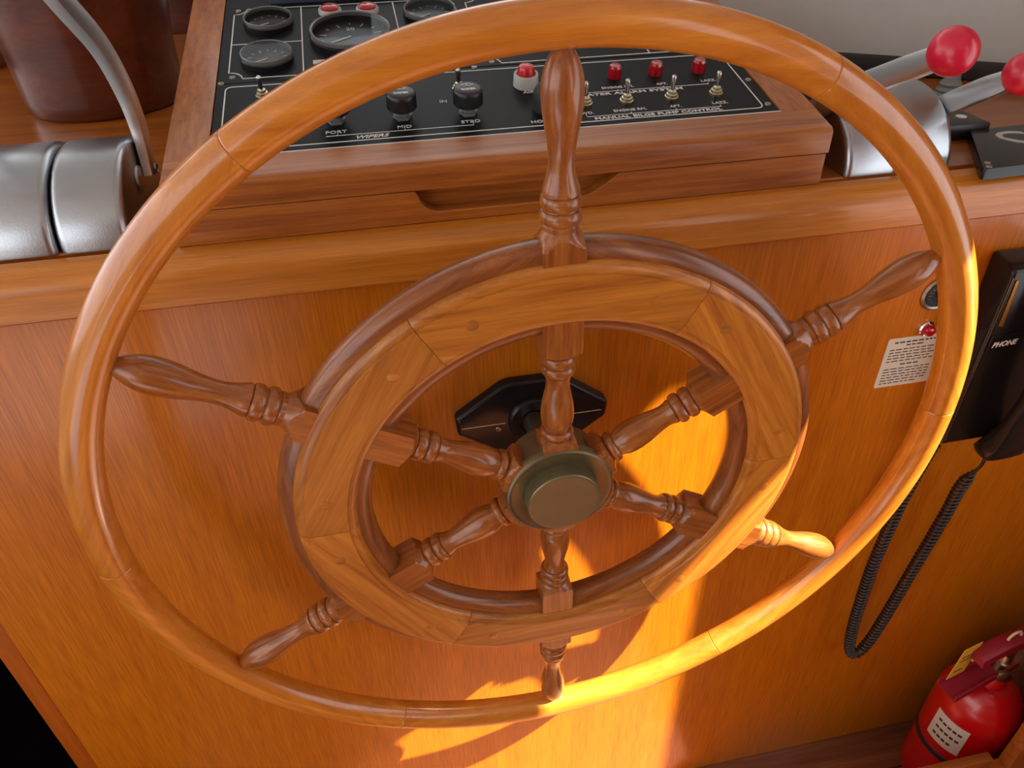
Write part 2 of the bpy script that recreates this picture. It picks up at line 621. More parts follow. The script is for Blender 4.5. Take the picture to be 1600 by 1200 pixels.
def bead(zc, hw, rb, rt, n=8):
    for i in range(n + 1):
        a = PI * i / n
        add(zc + hw * math.cos(PI - a) * 1.0, rb + (rt - rb) * math.sin(a))


add(0.046, 0.0262, 0.0172)
add(0.056, 0.0262, 0.0180)
add(0.0600, 0.0262, 0.0180)
for i in range(1, 6):
    t = i / 5
    add(0.0600 + 0.0055 * t, 0.0262 + (0.0145 - 0.0262) * t ** 0.7, 0.0180)
bead(0.0705, 0.0045, 0.0128, 0.0168)
for z, r in [(0.0758, 0.0128), (0.0790, 0.0142), (0.0842, 0.0160), (0.0905, 0.0168), (0.0972, 0.0167), (0.107, 0.0156), (0.117, 0.0137),
             (0.126, 0.0120), (0.1325, 0.0114), (0.1375, 0.0120), (0.1415, 0.0134), (0.1428, 0.0136), (0.1432, 0.0126)]:
    add(z, r)
bead(0.1492, 0.0056, 0.0130, 0.0166)
bead(0.1610, 0.0056, 0.0138, 0.0168)
for i in range(0, 7):
    t = i / 6
    add(0.1672 + 0.0075 * t, 0.0150 + (0.0262 - 0.0150) * t ** 1.4, SQ)
add(0.19, 0.0262, SQ)
add(0.27, 0.0262, SQ)
add(0.2800, 0.0262, SQ)
for i in range(1, 8):
    t = i / 7
    add(0.2800 + 0.0135 * t, 0.0262 + (0.0152 - 0.0262) * t ** 0.75, SQ)
add(0.2975, 0.0160)
bead(0.3050, 0.0058, 0.0148, 0.0180)
bead(0.3175, 0.0058, 0.0146, 0.0174)
for z, r in [(0.3240, 0.0142), (0.3246, 0.0158), (0.3268, 0.0157), (0.3294, 0.0150), (0.3335, 0.0136), (0.3375, 0.0125), (0.3415, 0.0115), (0.3456, 0.0108),
             (0.350, 0.0105), (0.3545, 0.0106), (0.361, 0.0111), (0.369, 0.0122), (0.376, 0.0136), (0.3839, 0.0150), (0.392, 0.0160), (0.4014, 0.0166), (0.4080, 0.0164),
             (0.4136, 0.0156), (0.4190, 0.0142), (0.4240, 0.0124), (0.4282, 0.0104), (0.4312, 0.0086), (0.4340, 0.0070)]:
    add(z, r)
spoke_me = lathe('spoke', [(z, r) for z, r, q in prof], 48, [q for z, r, q in prof], sharp=24)
for k in range(6):
    obj('spoke', spoke_me, 'spoke', wheel, spin(90 + 60 * k + PH))

# --- bronze hub, cap and shaft (lathe axis points out of the front)
MH = MWH @ R(PI / 2, 'X')
hub_me = lathe('hub', [(-0.030, 0.018), (-0.030, 0.050), (-0.028, 0.0525), (0.0085, 0.0535), (0.0090, 0.0572), (0.0105, 0.0585), (0.0165, 0.0585), (0.0190, 0.0572),
                       (0.0200, 0.0552), (0.0193, 0.0535), (0.0188, 0.0515), (0.0188, 0.0415), (0.0180, 0.0400), (0.0180, 0.030)], 96, sharp=30)
hub = obj('hub', hub_me, 'bronze', wheel, MH)
cap_me = lathe('hub_cap', [(0.016, 0.0385), (0.0195, 0.0385), (0.0200, 0.0388), (0.0330, 0.0388), (0.0338, 0.0384), (0.0350, 0.0376), (0.0352, 0.0366), (0.0349, 0.034), (0.0350, 0.012)], 240, sharp=30,
               teeth={2: 0.0006, 3: 0.0006})
obj('hub_cap', cap_me, 'bronzecap', hub, MH)
obj('shaft', lathe('shaft', [(-0.1010, 0.0135), (-0.028, 0.0135)], 32), 'steel', wheel, MH)

# =================================================================== HELM PUMP COVER behind the hub
hp = thing('helm_pump_cover', 'black elongated plastic cover plate mounted on panel behind the wheel hub', 'cover plate', T(0, YP - 0.0003, 0))
MF = R(PI / 2, 'X')                                   # local XY -> world XZ, local Z -> -Y
pl_out = rounded([(-0.0925, 0.012), (-0.0905, -0.012), (-0.034, -0.052), (0.034, -0.052), (0.0895, -0.012), (0.0915, 0.010), (0.034, 0.0535), (-0.034, 0.0535)],
                 [0.010, 0.010, 0.02, 0.02, 0.010, 0.010, 0.03, 0.03])
obj('plate', prism('plate', pl_out, 0.0145, 0.0045, 3, True), 'blackgl', hp, T(0, YP - 0.0003, 0) @ MF)
obj('boss', lathe('boss', [(0, 0.031), (0.0065, 0.030), (0.0085, 0.028), (0.0085, 0.018), (0.006, 0.017)], 48), 'blackgl', hp, T(0, YP - 0.0140, 0) @ MF)
for x0, x1 in ((-0.0855, -0.034), (0.030, 0.083)):
    obj('trim_line', strip_me('trim_line', [[(x0, -0.0015), (x1, -0.0015)]], 0.0010, h=0.0004), 'pin', hp, T(0, YP - 0.0145, 0) @ MF)
scr_me = lathe('screw', [(0, 0.0038), (0.001, 0.0036), (0.0016, 0.0026), (0.0010, 0.0012)], 16)
for x in (-0.0423, 0.0423):
    obj('screw', scr_me, 'steel', hp, T(x, YP - 0.0145, -0.0085) @ MF)

# =================================================================== INSTRUMENT CONSOLE BOX
YB, ZL = 0.136, 0.2452
TH = math.radians(12.8)
ib = thing('instrument_console', 'sloping teak instrument console with black switch panels on the counter', 'control panel', T(-0.008, 0.35, ZL))
XL, XR = -0.341, 0.327


def PM(x, s, off=0.0):
    """Frame on the sloping panel: local X right, Y up the slope, Z normal."""
    return T(0, YB, 0.3048) @ R(TH, 'X') @ T(x, s, off)


# lower tray with a scooped finger pull in its front board
notch = [(-0.112, 0.2785)]
for i in range(7):
    a = PI / 2 * i / 6
    notch.append((-0.112 + 0.004 + 0.020 * (1 - math.cos(a)), 0.2785 - 0.006 - 0.0165 * math.sin(a)))
for i in range(9):
    t = i / 8
    notch.append((0.050 + 0.046 * t, 0.2560 + 0.0225 * (t ** 1.7)))
tray_out = [(XL + 0.002, ZL), (XR - 0.002, ZL), (XR - 0.002, 0.2785)] + [(x, z) for x, z in reversed(notch)] + [(XL + 0.002, 0.2785)]
tray_out = [(x, z - ZL) for x, z in tray_out]
obj('tray_front', prism('tray_front', tray_out, 0.016, 0.0008, 1, True), 'box', ib, T(0, YB + 0.016, ZL) @ MF)
boxw('tray_body', XL + 0.003, XR - 0.003, YB + 0.017, 0.565, ZL, 0.2783, 'box', ib)
# frame rails
n_in = lambda s, off=0.0: (YB + s * math.cos(TH) - off * math.sin(TH), 0.3048 + s * math.sin(TH) + off * math.cos(TH))
fr = [(YB, 0.2795), (YB, 0.3005)]
for k in range(1, 6):
    a = PI / 2 * k / 5
    fr.append((YB + 0.009 * (1 - math.cos(a)), 0.3000 + 0.0065 * math.sin(a)))
fr += [n_in(0.0415), (n_in(0.0415)[0], 0.2795)]
obj('front_rail', extrude_x('front_rail', [(y - YB, z - 0.29) for y, z in fr], XL, XR), 'box', ib, T(0, YB, 0.29))
SB = 0.46
for nm, x0, x1 in (('side_rail', XL, -0.3015), ('side_rail', 0.2875, XR)):
    pr = [n_in(0.0418), n_in(SB), (n_in(SB)[0], 0.2795), (n_in(0.0418)[0], 0.2795)]
    obj(nm, extrude_x('side_rail', [(y - 0.3, z - 0.3) for y, z in pr], x0 - (x0 + x1) / 2, x1 - (x0 + x1) / 2), 'boxside', ib, T((x0 + x1) / 2, 0.3, 0.3))
obj('back_rail', box_me('back_rail', 0.588, 0.03, 0.03, 0.002), 'box', ib, PM(-0.007, SB - 0.016, -0.015))
# black plates
obj('switch_plate', box_me('switch_plate', 0.588, 0.146, 0.004, 0.0008, 1), 'blackpan', ib, PM(-0.007, 0.1155, -0.0030))
obj('gauge_plate', box_me('gauge_plate', 0.588, 0.238, 0.004, 0.0008, 1), 'blackpan', ib, PM(-0.007, 0.3085, -0.0030))
obj('edge_bead', strip_me('edge_bead', [[(-0.301, 0.0425), (0.287, 0.0425)]], 0.0014, h=0.0006), 'white', ib, PM(0, 0, -0.0006))


def lines(polys, w=0.0011, closed=False):
    return obj('engraved_line', strip_me('engraved_line', polys, w, closed), 'white', ib, PM(0, 0, -0.0010))


lo = rounded([(-0.291, 0.0535), (0.273, 0.0535), (0.273, 0.181), (-0.291, 0.181)], [0.008] * 4)
lines([lo], 0.0013, True)


def notched(x0, x1, s0, s1, r=0.015):
    out = []
    for cx, cy, a0 in ((x0, s0, 90), (x1, s0, 180), (x1, s1, 270), (x0, s1, 360)):
        for i in range(7):
            a = math.radians(a0 - 90 * i / 6)
            out.append((cx + r * math.cos(a), cy + r * math.sin(a)))
    return out


lines([notched(-0.2893, -0.0174, 0.1985, 0.380)], 0.0013, True)
lines([notched(-0.0026, 0.276, 0.1945, 0.380)], 0.0013, True)
for ln in ([(-0.209, 0.1985), (-0.209, 0.380)], [(-0.0945, 0.1985), (-0.0945, 0.380)], [(-0.2893, 0.2827), (-0.209, 0.2827)], [(0.1905, 0.1945), (0.1905, 0.380)]):
    lines([ln], 0.0013)
# bracket lines under the captions
for ln in ([(-0.19, 0.0655), (-0.041, 0.0655), (-0.041, 0.069)], [(-0.1785, 0.0655), (-0.1785, 0.0680)], [(-0.1113, 0.0655), (-0.1113, 0.0680)],
           [(0.0785, 0.0690), (0.0785, 0.0630), (0.2275, 0.0630), (0.2275, 0.0665)], [(0.127, 0.063), (0.127, 0.066)], [(0.177, 0.063), (0.177, 0.066)],
           [(0.0805, 0.1155), (0.0805, 0.1125), (0.2325, 0.1125), (0.2325, 0.1155)], [(0.127, 0.1125), (0.127, 0.115)], [(0.1795, 0.1125), (0.1795, 0.115)]):
    lines([ln], 0.0008)


def cap_text(t, x, s, size, shear=0.0, bold=0.0, xs=1.0, width=None):
    me = text_me(t, size, shear, bold=bold, xs=xs)
    if width:
        xsv = [v.co.x for v in me.vertices]
        mid, k = (max(xsv) + min(xsv)) / 2, width / (max(xsv) - min(xsv))
        for v in me.vertices:
            v.co.x = (v.co.x - mid) * k
    obj('lettering', me, 'white', ib, PM(x, s, -0.0008))


for t, x in (('PORT', -0.1796), ('MID', -0.1113), ('STBD', -0.0433)):
    cap_text(t, x, 0.0722, 0.0074, xs=1.15)
cap_text('WIPERS', -0.1456, 0.0592, 0.0078, 0.35, 0.00012, 1.25)
cap_text('IN', -0.0655, 0.1170, 0.0074, xs=1.15)
cap_text('AIR', 0.0290, 0.1235, 0.0074, xs=1.15)
cap_text('HORN', 0.0300, 0.0615, 0.0074, xs=1.15)
for t, x in (('FWD.', 0.0790), ('ENGINE RM.', 0.1275), ('AFT.', 0.1785), ('LAZZ.', 0.2290)):
    cap_text(t, x, 0.0705, 0.0062, xs=1.1)
for t, x in (('ENGINE RM.', 0.1285), ('AFT.', 0.1800), ('LAZZ.', 0.2350)):
    cap_text(t, x, 0.1200, 0.0062, xs=1.1)
cap_text('MANUAL BILGE PUMP CONTROL', 0.1560, 0.0580, 0.0066, bold=0.0001, width=0.141)
cap_text('WATER ALARM SYSTEM', 0.1385, 0.1072, 0.0066, bold=0.0001, width=0.122)

ps_me = lathe('plate_screw', [(0, 0.0036), (0.0008, 0.0034), (0.0012, 0.0026), (0.0008, 0.0012)], 14)
for x, s in [(-0.285, 0.376), (-0.285, 0.2025), (-0.0215, 0.376), (0.002, 0.376), (-0.0215, 0.2025), (0.002, 0.1985), (-0.2965, 0.190), (0.2800, 0.060), (0.281, 0.115), (-0.020, 0.1885), (0.281, 0.172)]:
    obj('plate_screw', ps_me, 'steel', ib, PM(x, s, -0.001))

# gauges: bezel > dial, dial_marks, needle, cover
def gauge(x, s, r, h=0.010, face='dialface', nums=()):
    g = obj('gauge', lathe('gauge', [(0, r * 1.03), (h * 0.5, r * 1.03), (h * 0.62, r * 0.99), (h * 0.62, r * 0.93), (0.0005, r * 0.90)], 56, cap=False), 'blackgl', ib, PM(x, s, -0.001))
    obj('dial', lathe('dial', [(0.0002, r * 0.93), (0.0008, r * 0.92)], 48), face, g, PM(x, s, -0.001))
    tk = []
    for i in range(11):
        a = math.radians(215 - 25 * i)
        k = 0.62 if i % 2 == 0 else 0.70
        tk.append([(r * k * math.cos(a), r * k * math.sin(a)), (r * 0.80 * math.cos(a), r * 0.80 * math.sin(a))])
    obj('dial_marks', strip_me('dial_marks', tk, r * 0.035, h=0.0002), 'white', g, PM(x, s, 0.0))
    obj('needle', strip_me('needle', [[(0.0, 0.0), (-r * 0.5, -r * 0.3)]], r * 0.05, h=0.0006), 'white', g, PM(x, s, 0.0004))
    obj('rim_ring', lathe('rim_ring', [(h * 0.55, r * 0.985), (h, r * 1.00), (h * 1.08, r * 0.98), (h, r * 0.945), (h * 0.55, r * 0.955)], 56, cap=False), 'bezelgrey', g, PM(x, s, -0.001))
    obj('cover', lathe('cover', [(h * 0.94, r * 0.95), (h * 1.0, r * 0.95)], 48), 'glasscover', g, PM(x, s, -0.001))
    for t, nx, ny in nums:
        obj('numeral', text_me(t, r * 0.22), 'white', g, PM(x + nx * r, s + ny * r, 0.0))


gauge(-0.2475, 0.333, 0.0285)
gauge(-0.2480, 0.2395, 0.0285)
gauge(-0.1520, 0.2830, 0.0470, 0.012, 'dialdark', (('10', -0.52, -0.42), ('20', 0.0, 0.45)))
gauge(-0.0520, 0.3330, 0.0320, 0.010, 'dialdark')
for x, s in ((-0.1735, 0.3575), (-0.1275, 0.3555)):
    b = obj('indicator_lamp', lathe('indicator_lamp', [(0, 0.0145), (0.004, 0.0142), (0.006, 0.0125), (0.005, 0.0108)], 36), 'greywhite', ib, PM(x, s, -0.001))
    obj('lens', lathe('lens', [(0.002, 0.0112), (0.007, 0.0108), (0.009, 0.0085), (0.0095, 0.003)], 36), 'redlens', b, PM(x, s, -0.001))
obj('label_plate', box_me('label_plate', 0.022, 0.009, 0.0014, 0.0003, 1), 'greywhite', ib, PM(-0.187, 0.2240, 0.0))
obj('display_bezel', box_me('display_bezel', 0.218, 0.05, 0.012, 0.002, 2), 'slate', ib, PM(-0.138, 0.4165, 0.004))

# wiper knobs
nut_me = lathe('nut', [(0, 0.0100), (0.0030, 0.0098), (0.0034, 0.0078), (0.0060, 0.0076), (0.0070, 0.0060), (0.012, 0.0056)], 6)
kn_p = [(0.0095, 0.0110), (0.0100, 0.0140), (0.0112, 0.0154), (0.0215, 0.0152), (0.0245, 0.0152), (0.0268, 0.0142), (0.0278, 0.0124), (0.0280, 0.0060)]
kn_me = lathe('wiper_knob', kn_p, 96, teeth={2: 0.0005, 3: 0.0005})


def wiper_icon():
    a = [(-0.0062 + 0.0124 * i / 8, 0.0010 + 0.0032 * math.sin(PI * i / 8)) for i in range(9)]
    return strip_me('icon', [a, [a[0], (-0.003, -0.0006), (0, 0.0002), (0.003, -0.0006), a[-1]], [(-0.0016, 0.0028), (0.0016, -0.0014)]], 0.0006)


ic = wiper_icon()
tw = text_me('WIPER', 0.0046, bold=0.00015, xs=1.1)
for x, s in ((-0.1785, 0.0945), (-0.1110, 0.0925), (-0.0430, 0.0905)):
    kb = obj('wiper_knob', kn_me, 'blackpl', ib, PM(x, s, -0.001))
    obj('nut', nut_me, 'nutgrey', kb, PM(x, s, -0.001))
    obj('icon', ic, 'white', kb, PM(x, s + 0.0030, 0.0272))
    obj('icon_lettering', tw, 'white', kb, PM(x, s - 0.0048, 0.0272))

# toggle switches
tn_me = lathe('toggle_switch', [(0, 0.0074), (0.0022, 0.0074), (0.0026, 0.0062), (0.0050, 0.0060), (0.0056, 0.0044), (0.0078, 0.0042), (0.0082, 0.0030)], 20)
tl_me = lathe('toggle_lever', [(0.004, 0.0019), (0.014, 0.0024), (0.0190, 0.0030), (0.0210, 0.0027), (0.0222, 0.0014)], 16)
for i, (x, s, ax, ay) in enumerate([(0.0835, 0.0895, -0.05, 0.10), (0.1290, 0.0885, -0.05, 0.10), (0.1800, 0.0890, 0.0, 0.12), (0.2320, 0.0905, 0.0, 0.12), (-0.2520, 0.1560, 0.02, -0.15), (-0.0450, 0.1400, -0.05, -0.05)]):
    sw = obj('toggle_switch', tn_me, 'brassy', ib, PM(x, s, -0.001))
    obj('toggle_lever', tl_me, 'chrome', sw, PM(x, s, 0.001) @ R(ax, 'Y') @ R(-ay, 'X'))
# faceted warning lamps
fl_me = lathe('warning_lamp', [(0, 0.0078), (0.0015, 0.0078), (0.0110, 0.0074), (0.0135, 0.0060), (0.0140, 0.003)], 12, sharp=20)
for x in (0.0815, 0.1315, 0.1800, 0.2315):
    obj('warning_lamp', fl_me, 'redlens', ib, PM(x, 0.1440, -0.001))
# alarm push button and horn button
cb = obj('alarm_button', lathe('alarm_button', [(0, 0.0138), (0.0125, 0.0135), (0.0135, 0.0128), (0.0135, 0.0108), (0.0105, 0.0102)], 36), 'greywhite', ib, PM(0.0290, 0.1400, -0.001))
obj('button_cap', lathe('button_cap', [(0.006, 0.0098), (0.0180, 0.0094), (0.0212, 0.0080), (0.0224, 0.0055), (0.0227, 0.002)], 36), 'redpaint', cb, PM(0.0290, 0.1400, -0.001))
obj('horn_button', lathe('horn_button', [(0, 0.0150), (0.012, 0.0148), (0.019, 0.0140), (0.0235, 0.0118), (0.0262, 0.0080), (0.027, 0.003)], 36), 'rubber', ib, PM(0.0400, 0.0880, -0.001))


# =================================================================== ENGINE CONTROL HEADS
def ell(a, b, d, n=24):
    return [(-(a - d) * math.cos(PI * i / n), (b - d) * math.sin(PI * i / n)) for i in range(n + 1)]


def housing_me(w, a=0.089, b=0.0748, rnd=0.008):
    """Half-elliptical shell along X with softened ends. Local origin at base centre."""
    v, f = [], []
    secs = []
    for i in range(6):
        t = PI / 2 * i / 5
        secs.append((-w / 2 + rnd * (1 - math.sin(t)), rnd * (1 - math.cos(t))))
    secs = [(x, d) for x, d in reversed([(-w / 2 + rnd * (1 - math.cos(PI / 2 * i / 5)), rnd * (1 - math.sin(PI / 2 * i / 5))) for i in range(6)])]
    secs = sorted(secs)
    secs = secs + [(-x, d) for x, d in reversed(secs)]
    n = 0
    for x, d in secs:
        P = ell(a, b, d)
        n = len(P)
        v += [(x, y, z) for y, z in P]
    for i in range(len(secs) - 1):
        for k in range(n - 1):
            f.append((i * n + k, i * n + k + 1, (i + 1) * n + k + 1, (i + 1) * n + k))
        f.append((i * n, (i + 1) * n, (i + 1) * n + n - 1, i * n + n - 1))
    f.append(tuple(range(n)))
    f.append(tuple((len(secs) - 1) * n + k for k in range(n - 1, -1, -1)))
    return pyd('housing', v, f, 40)


hs_me = housing_me(0.0645)


def lever_me(pts, wid, thk):
    """Flat bar lever swept in the local YZ plane with width and thickness per point."""
    P = smooth_path([(0, y, z) for y, z in pts], 6)
    m = len(P)
    v, f = [], []
    ns = 12
    for i, p in enumerate(P):
        a, b = P[max(i - 1, 0)], P[min(i + 1, m - 1)]
        t = (b - a).normalized()
        nn = Vector((0, -t.z, t.y))
        q = i / (m - 1) * (len(wid) - 1)
        j = min(int(q), len(wid) - 2)
        w = wid[j] + (wid[j + 1] - wid[j]) * (q - j)
        h = thk[j] + (thk[j + 1] - thk[j]) * (q - j)
        for k in range(ns):
            an = 2 * PI * k / ns
            c, s = math.cos(an), math.sin(an)
            c = math.copysign(abs(c) ** 0.6, c)
            s = math.copysign(abs(s) ** 0.6, s)
            v.append(p + nn * (w * c) + Vector((h * s, 0, 0)))
    for i in range(m - 1):
        for k in range(ns):
            k2 = (k + 1) % ns
            f.append((i * ns + k, i * ns + k2, (i + 1) * ns + k2, (i + 1) * ns + k))
    f.append(tuple(range(ns - 1, -1, -1)))
    f.append(tuple((m - 1) * ns + k for k in range(ns)))
    return pyd('lever', v, f, 40)


knob_me = lathe('knob', [(-0.0205 * math.cos(PI * i / 20), max(0.0004, 0.0208 * math.sin(PI * i / 20))) for i in range(21)], 40)
piv_me = lathe('pivot_screw', [(0, 0.0052), (0.0014, 0.0050), (0.0018, 0.0042), (0.0006, 0.0036), (0.0004, 0.001)], 20)
YC = 0.235


def control_head(xc, label, levers):
    t = thing('engine_control', label, 'boat throttle', T(xc, YC, ZL))
    for s in (-1, 1):
        obj('housing', hs_me, 'alu', t, T(xc + s * 0.0332, YC, ZL))
    for x, pts, kn, side in levers:
        P = [(y - YC, z - ZL) for y, z in pts]
        lv = obj('lever', lever_me(P, [0.012, 0.0125, 0.0125, 0.012, 0.010], [0.0062, 0.0070, 0.0078, 0.0078, 0.0075]), 'lever', t, T(x, YC, ZL))
        obj('pivot_screw', piv_me, 'steel', lv, T(x + side * 0.0064, pts[0][0] + 0.001, pts[0][1] + 0.006) @ R(side * PI / 2, 'Y'))
        obj('pivot_boss', lathe('pivot_boss', [(-0.008, 0.016), (0.0, 0.0155), (0.004, 0.013), (0.0045, 0.004)], 28), 'alu', lv, T(x - side * 0.009, YC, ZL + 0.035) @ R(side * PI / 2, 'Y'))
        if kn:
            d = (Vector((0, kn[0], kn[1])) - Vector((0, pts[-1][0], pts[-1][1]))).normalized()
            obj('knob', knob_me, 'redknob', lv, T(x, kn[0], kn[1]) @ Vector((0, 0, 1)).rotation_difference(d).to_matrix().to_4x4())


control_head(-0.448, 'cast aluminium engine control head at left of console, lever arching up and out of frame',
             [(-0.3755, [(0.2520, 0.278), (0.2570, 0.300), (0.2600, 0.330), (0.2480, 0.368), (0.2140, 0.412), (0.1500, 0.458), (0.128, 0.474)], (0.104, 0.492), 1),
              (-0.5205, [(0.2520, 0.278), (0.2570, 0.300), (0.2600, 0.330), (0.2480, 0.368), (0.2140, 0.412), (0.1500, 0.458), (0.128, 0.474)], (0.104, 0.492), -1)])
control_head(0.4265, 'cast aluminium engine control head at right of console with two levers and red ball knobs',
             [(0.3540, [(0.2350, 0.276), (0.2250, 0.292), (0.2000, 0.312), (0.1560, 0.338), (0.1000, 0.366), (0.0600, 0.3855), (0.0500, 0.391)], (0.0335, 0.3990), -1),
              (0.4995, [(0.2350, 0.270), (0.2250, 0.279), (0.2050, 0.292), (0.1800, 0.308), (0.1480, 0.328), (0.1250, 0.341), (0.1150, 0.347)], (0.0985, 0.3565), 1)])

# =================================================================== OTHER THINGS ON THE COUNTER
# mahogany binnacle column
tag(obj('binnacle_column', lathe('binnacle_column', [(0, 0.104), (0.004, 0.108), (0.02, 0.110), (0.08, 0.112), (0.16, 0.122), (0.26, 0.134), (0.38, 0.144), (0.39, 0.142)], 64),
        'mahogany', None, T(-0.521, 0.692, ZL)), 'dark varnished mahogany round column behind the left throttle', 'column')
# chest of drawers behind it
cb = thing('side_chest', 'small light wooden chest at the far left edge behind the dark column', 'chest', T(-0.93, 1.02, ZL))
boxw('carcass', -1.10, -0.76, 0.95, 1.15, ZL, 0.50, 'cabinet', cb, 0.003)
boxw('base_shadow', -1.09, -0.77, 0.946, 0.95, ZL + 0.0, ZL + 0.018, 'rubber', cb)  # thin black strip standing in for the shadow beneath the chest
for z in (0.268, 0.300, 0.345, 0.40):
    boxw('drawer_front', -1.085, -0.775, 0.938, 0.950, z, z + (0.028 if z < 0.29 else 0.04), 'cabinet', cb, 0.002)
# black nameplate slab and small black box at the right
sl = thing('black_sign', 'glossy black slab with large silver letter at the right end of counter', 'sign', T(0.60, 0.165, ZL))
SM = T(0.4955, 0.1030, ZL + 0.0003)
slab = prism('slab', rounded([(0, 0), (0.22, 0.008), (0.26, 0.128), (0.075, 0.118)], 0.004, 3), 0.0125, 0.0012, 2, True)
obj('slab', slab, 'blackgl', sl, SM)
obj('letter', text_me('S', 0.125, bold=-0.002, ext=0.0003), 'greywhite', sl, T(0.6020, 0.1590, ZL + 0.0131) @ R(-0.04, 'Z'))
for x, y in ((0.506, 0.1085), (0.5125, 0.1190)):
    obj('corner_screw', ps_me, 'chrome', sl, T(x, y, ZL + 0.0127))
bb = thing('switch_box', 'small black box with two white oval buttons beside the right throttle', 'switch box', T(0.565, 0.245, ZL))
boxw('case', 0.515, 0.600, 0.2235, 0.285, ZL, ZL + 0.0195, 'blackpl', bb, 0.003)
for x in (0.5520, 0.5790):
    obj('button', lathe('button', [(0, 0.0065), (0.0012, 0.0062), (0.0016, 0.004)], 20), 'white', bb, T(x, 0.2520, ZL + 0.0193))
# grey ribbed rubber boot
tag(obj('rubber_boot', lathe('rubber_boot', [(0, 0.022), (0.004, 0.022), (0.007, 0.016), (0.010, 0.0175), (0.014, 0.0135), (0.018, 0.015), (0.024, 0.011), (0.034, 0.0095), (0.046, 0.0085), (0.05, 0.006)], 32),
        'greyrub', None, T(0.672, 0.395, ZL)), 'grey ribbed rubber boot on the counter below the red knob', 'rubber boot')

# =================================================================== THINGS ON THE FRONT PANEL
# ignition switch, red warning light, instruction sticker
ks = thing('ignition_switch', 'round silver ignition key switch on panel above the sticker', 'key switch', T(0.5115, YP, 0.0935))
obj('bezel', lathe('bezel', [(0, 0.0225), (0.002, 0.0222), (0.0042, 0.0195), (0.0036, 0.0175), (0.003, 0.0165)], 40), 'steel', ks, T(0.5115, YP, 0.0935) @ MF)
obj('face', lathe('face', [(0.0028, 0.0170), (0.0040, 0.0165), (0.0042, 0.003)], 36), 'dialdark', ks, T(0.5115, YP, 0.0935) @ MF)
tk = [[(0.0105 * math.cos(a), 0.0105 * math.sin(a)), (0.0150 * math.cos(a), 0.0150 * math.sin(a))] for a in [2 * PI * i / 18 for i in range(18)]]
obj('face_marks', strip_me('face_marks', tk, 0.0008), 'steel', ks, T(0.5115, YP - 0.0042, 0.0935) @ MF)
obj('key_slot', box_me('key_slot', 0.004, 0.014, 0.006, 0.001, 1), 'brassy', ks, T(0.5115, YP - 0.006, 0.0935) @ MF @ R(0.6, 'Z'))
wl = thing('panel_warning_light', 'round red warning light in chrome bezel above the sticker', 'indicator light', T(0.5145, YP, 0.044))
obj('bezel', lathe('bezel', [(0, 0.0108), (0.003, 0.0106), (0.0045, 0.0092), (0.004, 0.0078)], 32), 'chrome', wl, T(0.5125, YP, 0.044) @ MF)
obj('lens', lathe('lens', [(0.001, 0.0080), (0.0085, 0.0074), (0.0120, 0.0055), (0.0130, 0.002)], 28), 'redlens', wl, T(0.5125, YP, 0.044) @ MF)
st = thing('instruction_sticker', 'small printed paper instruction sticker on the panel at right', 'sticker', T(0.5045, YP, -0.005))
obj('paper', prism('paper', rounded([(-0.040, -0.0385), (0.040, -0.0385), (0.040, 0.0385), (-0.040, 0.0385)], 0.003, 4), 0.0004), 'label', st, T(0.5050, YP, -0.005) @ MF)
rnd = random.Random(3)
row = [(0.0315, -0.030, 0.032, 0.0022), (0.0265, -0.012, 0.012, 0.0020)]
for i, z in enumerate((0.0205, 0.0160, 0.0115, 0.0070, 0.0025)):
    row.append((z, -0.034, 0.034 if i % 2 == 0 else 0.030, 0.0015))
row += [(-0.0035, -0.012, 0.014, 0.0020)]
for i, z in enumerate((-0.0100, -0.0145, -0.0190, -0.0235, -0.0280, -0.0325)):
    row.append((z, -0.034, 0.033 if i != 5 else 0.022, 0.0015))
for z, x0, x1, h in row:
    seg = []
    x = x0
    while x < x1 - 0.003:
        w = rnd.uniform(0.004, 0.010)
        e = min(x + w, x1)
        seg.append([(x, z), (e, z)])
        x = e + 0.0018
    obj('print_line', strip_me('print_line', seg, h, h=0.0001), 'ink', st, T(0.5050, YP - 0.0004, -0.005) @ MF)

# --- telephone
ph = thing('wall_phone', 'black corded wall telephone mounted on the panel at right edge', 'telephone', T(0.63, YP, -0.15))
cr = bmesh.new()
for (x0, x1, y, za, zb) in ((0.566, 0.705, YP, -0.136, 0.147), (0.5580, 0.700, 0.074, -0.120, 0.143)):
    for x, z in ((x0, za), (x1, za), (x1, zb), (x0, zb)):
        cr.verts.new((x - 0.63, y - YP, z + 0.15))
cr.verts.ensure_lookup_table()
V = cr.verts
for q in ((0, 1, 2, 3), (7, 6, 5, 4), (0, 4, 5, 1), (1, 5, 6, 2), (2, 6, 7, 3), (3, 7, 4, 0)):
    cr.faces.new([V[i] for i in q])
bmesh.ops.bevel(cr, geom=list(cr.edges), offset=0.006, segments=3, profile=0.5, affect='EDGES')
cradle = obj('cradle', from_bm('cradle', cr), 'blackgl', ph, T(0.63, YP, -0.15))
MFp = T(0, 0.0735, 0) @ MF
obj('edge_line', strip_me('edge_line', [[(0.5605, 0.134), (0.5605, -0.112)]], 0.0007, h=0.0006), 'steel', cradle, MFp)
obj('gold_strip', prism('gold_strip', [(0.5675, 0.068), (0.5735, 0.067), (0.5690, 0.130), (0.5655, 0.130)], 0.0012), 'gold', cradle, MFp)
lp = obj('logo_plate', box_me('logo_plate', 0.040, 0.026, 0.0016, 0.0006, 1), 'blackgl', cradle, T(0.585, 0.0728, 0.041) @ MF)
obj('logo_lettering', text_me('PHONE', 0.0105, 0.25, bold=0.0002, xs=0.95), 'white', lp, T(0.5860, 0.0718, 0.041) @ MF @ R(0.05, 'Z'))
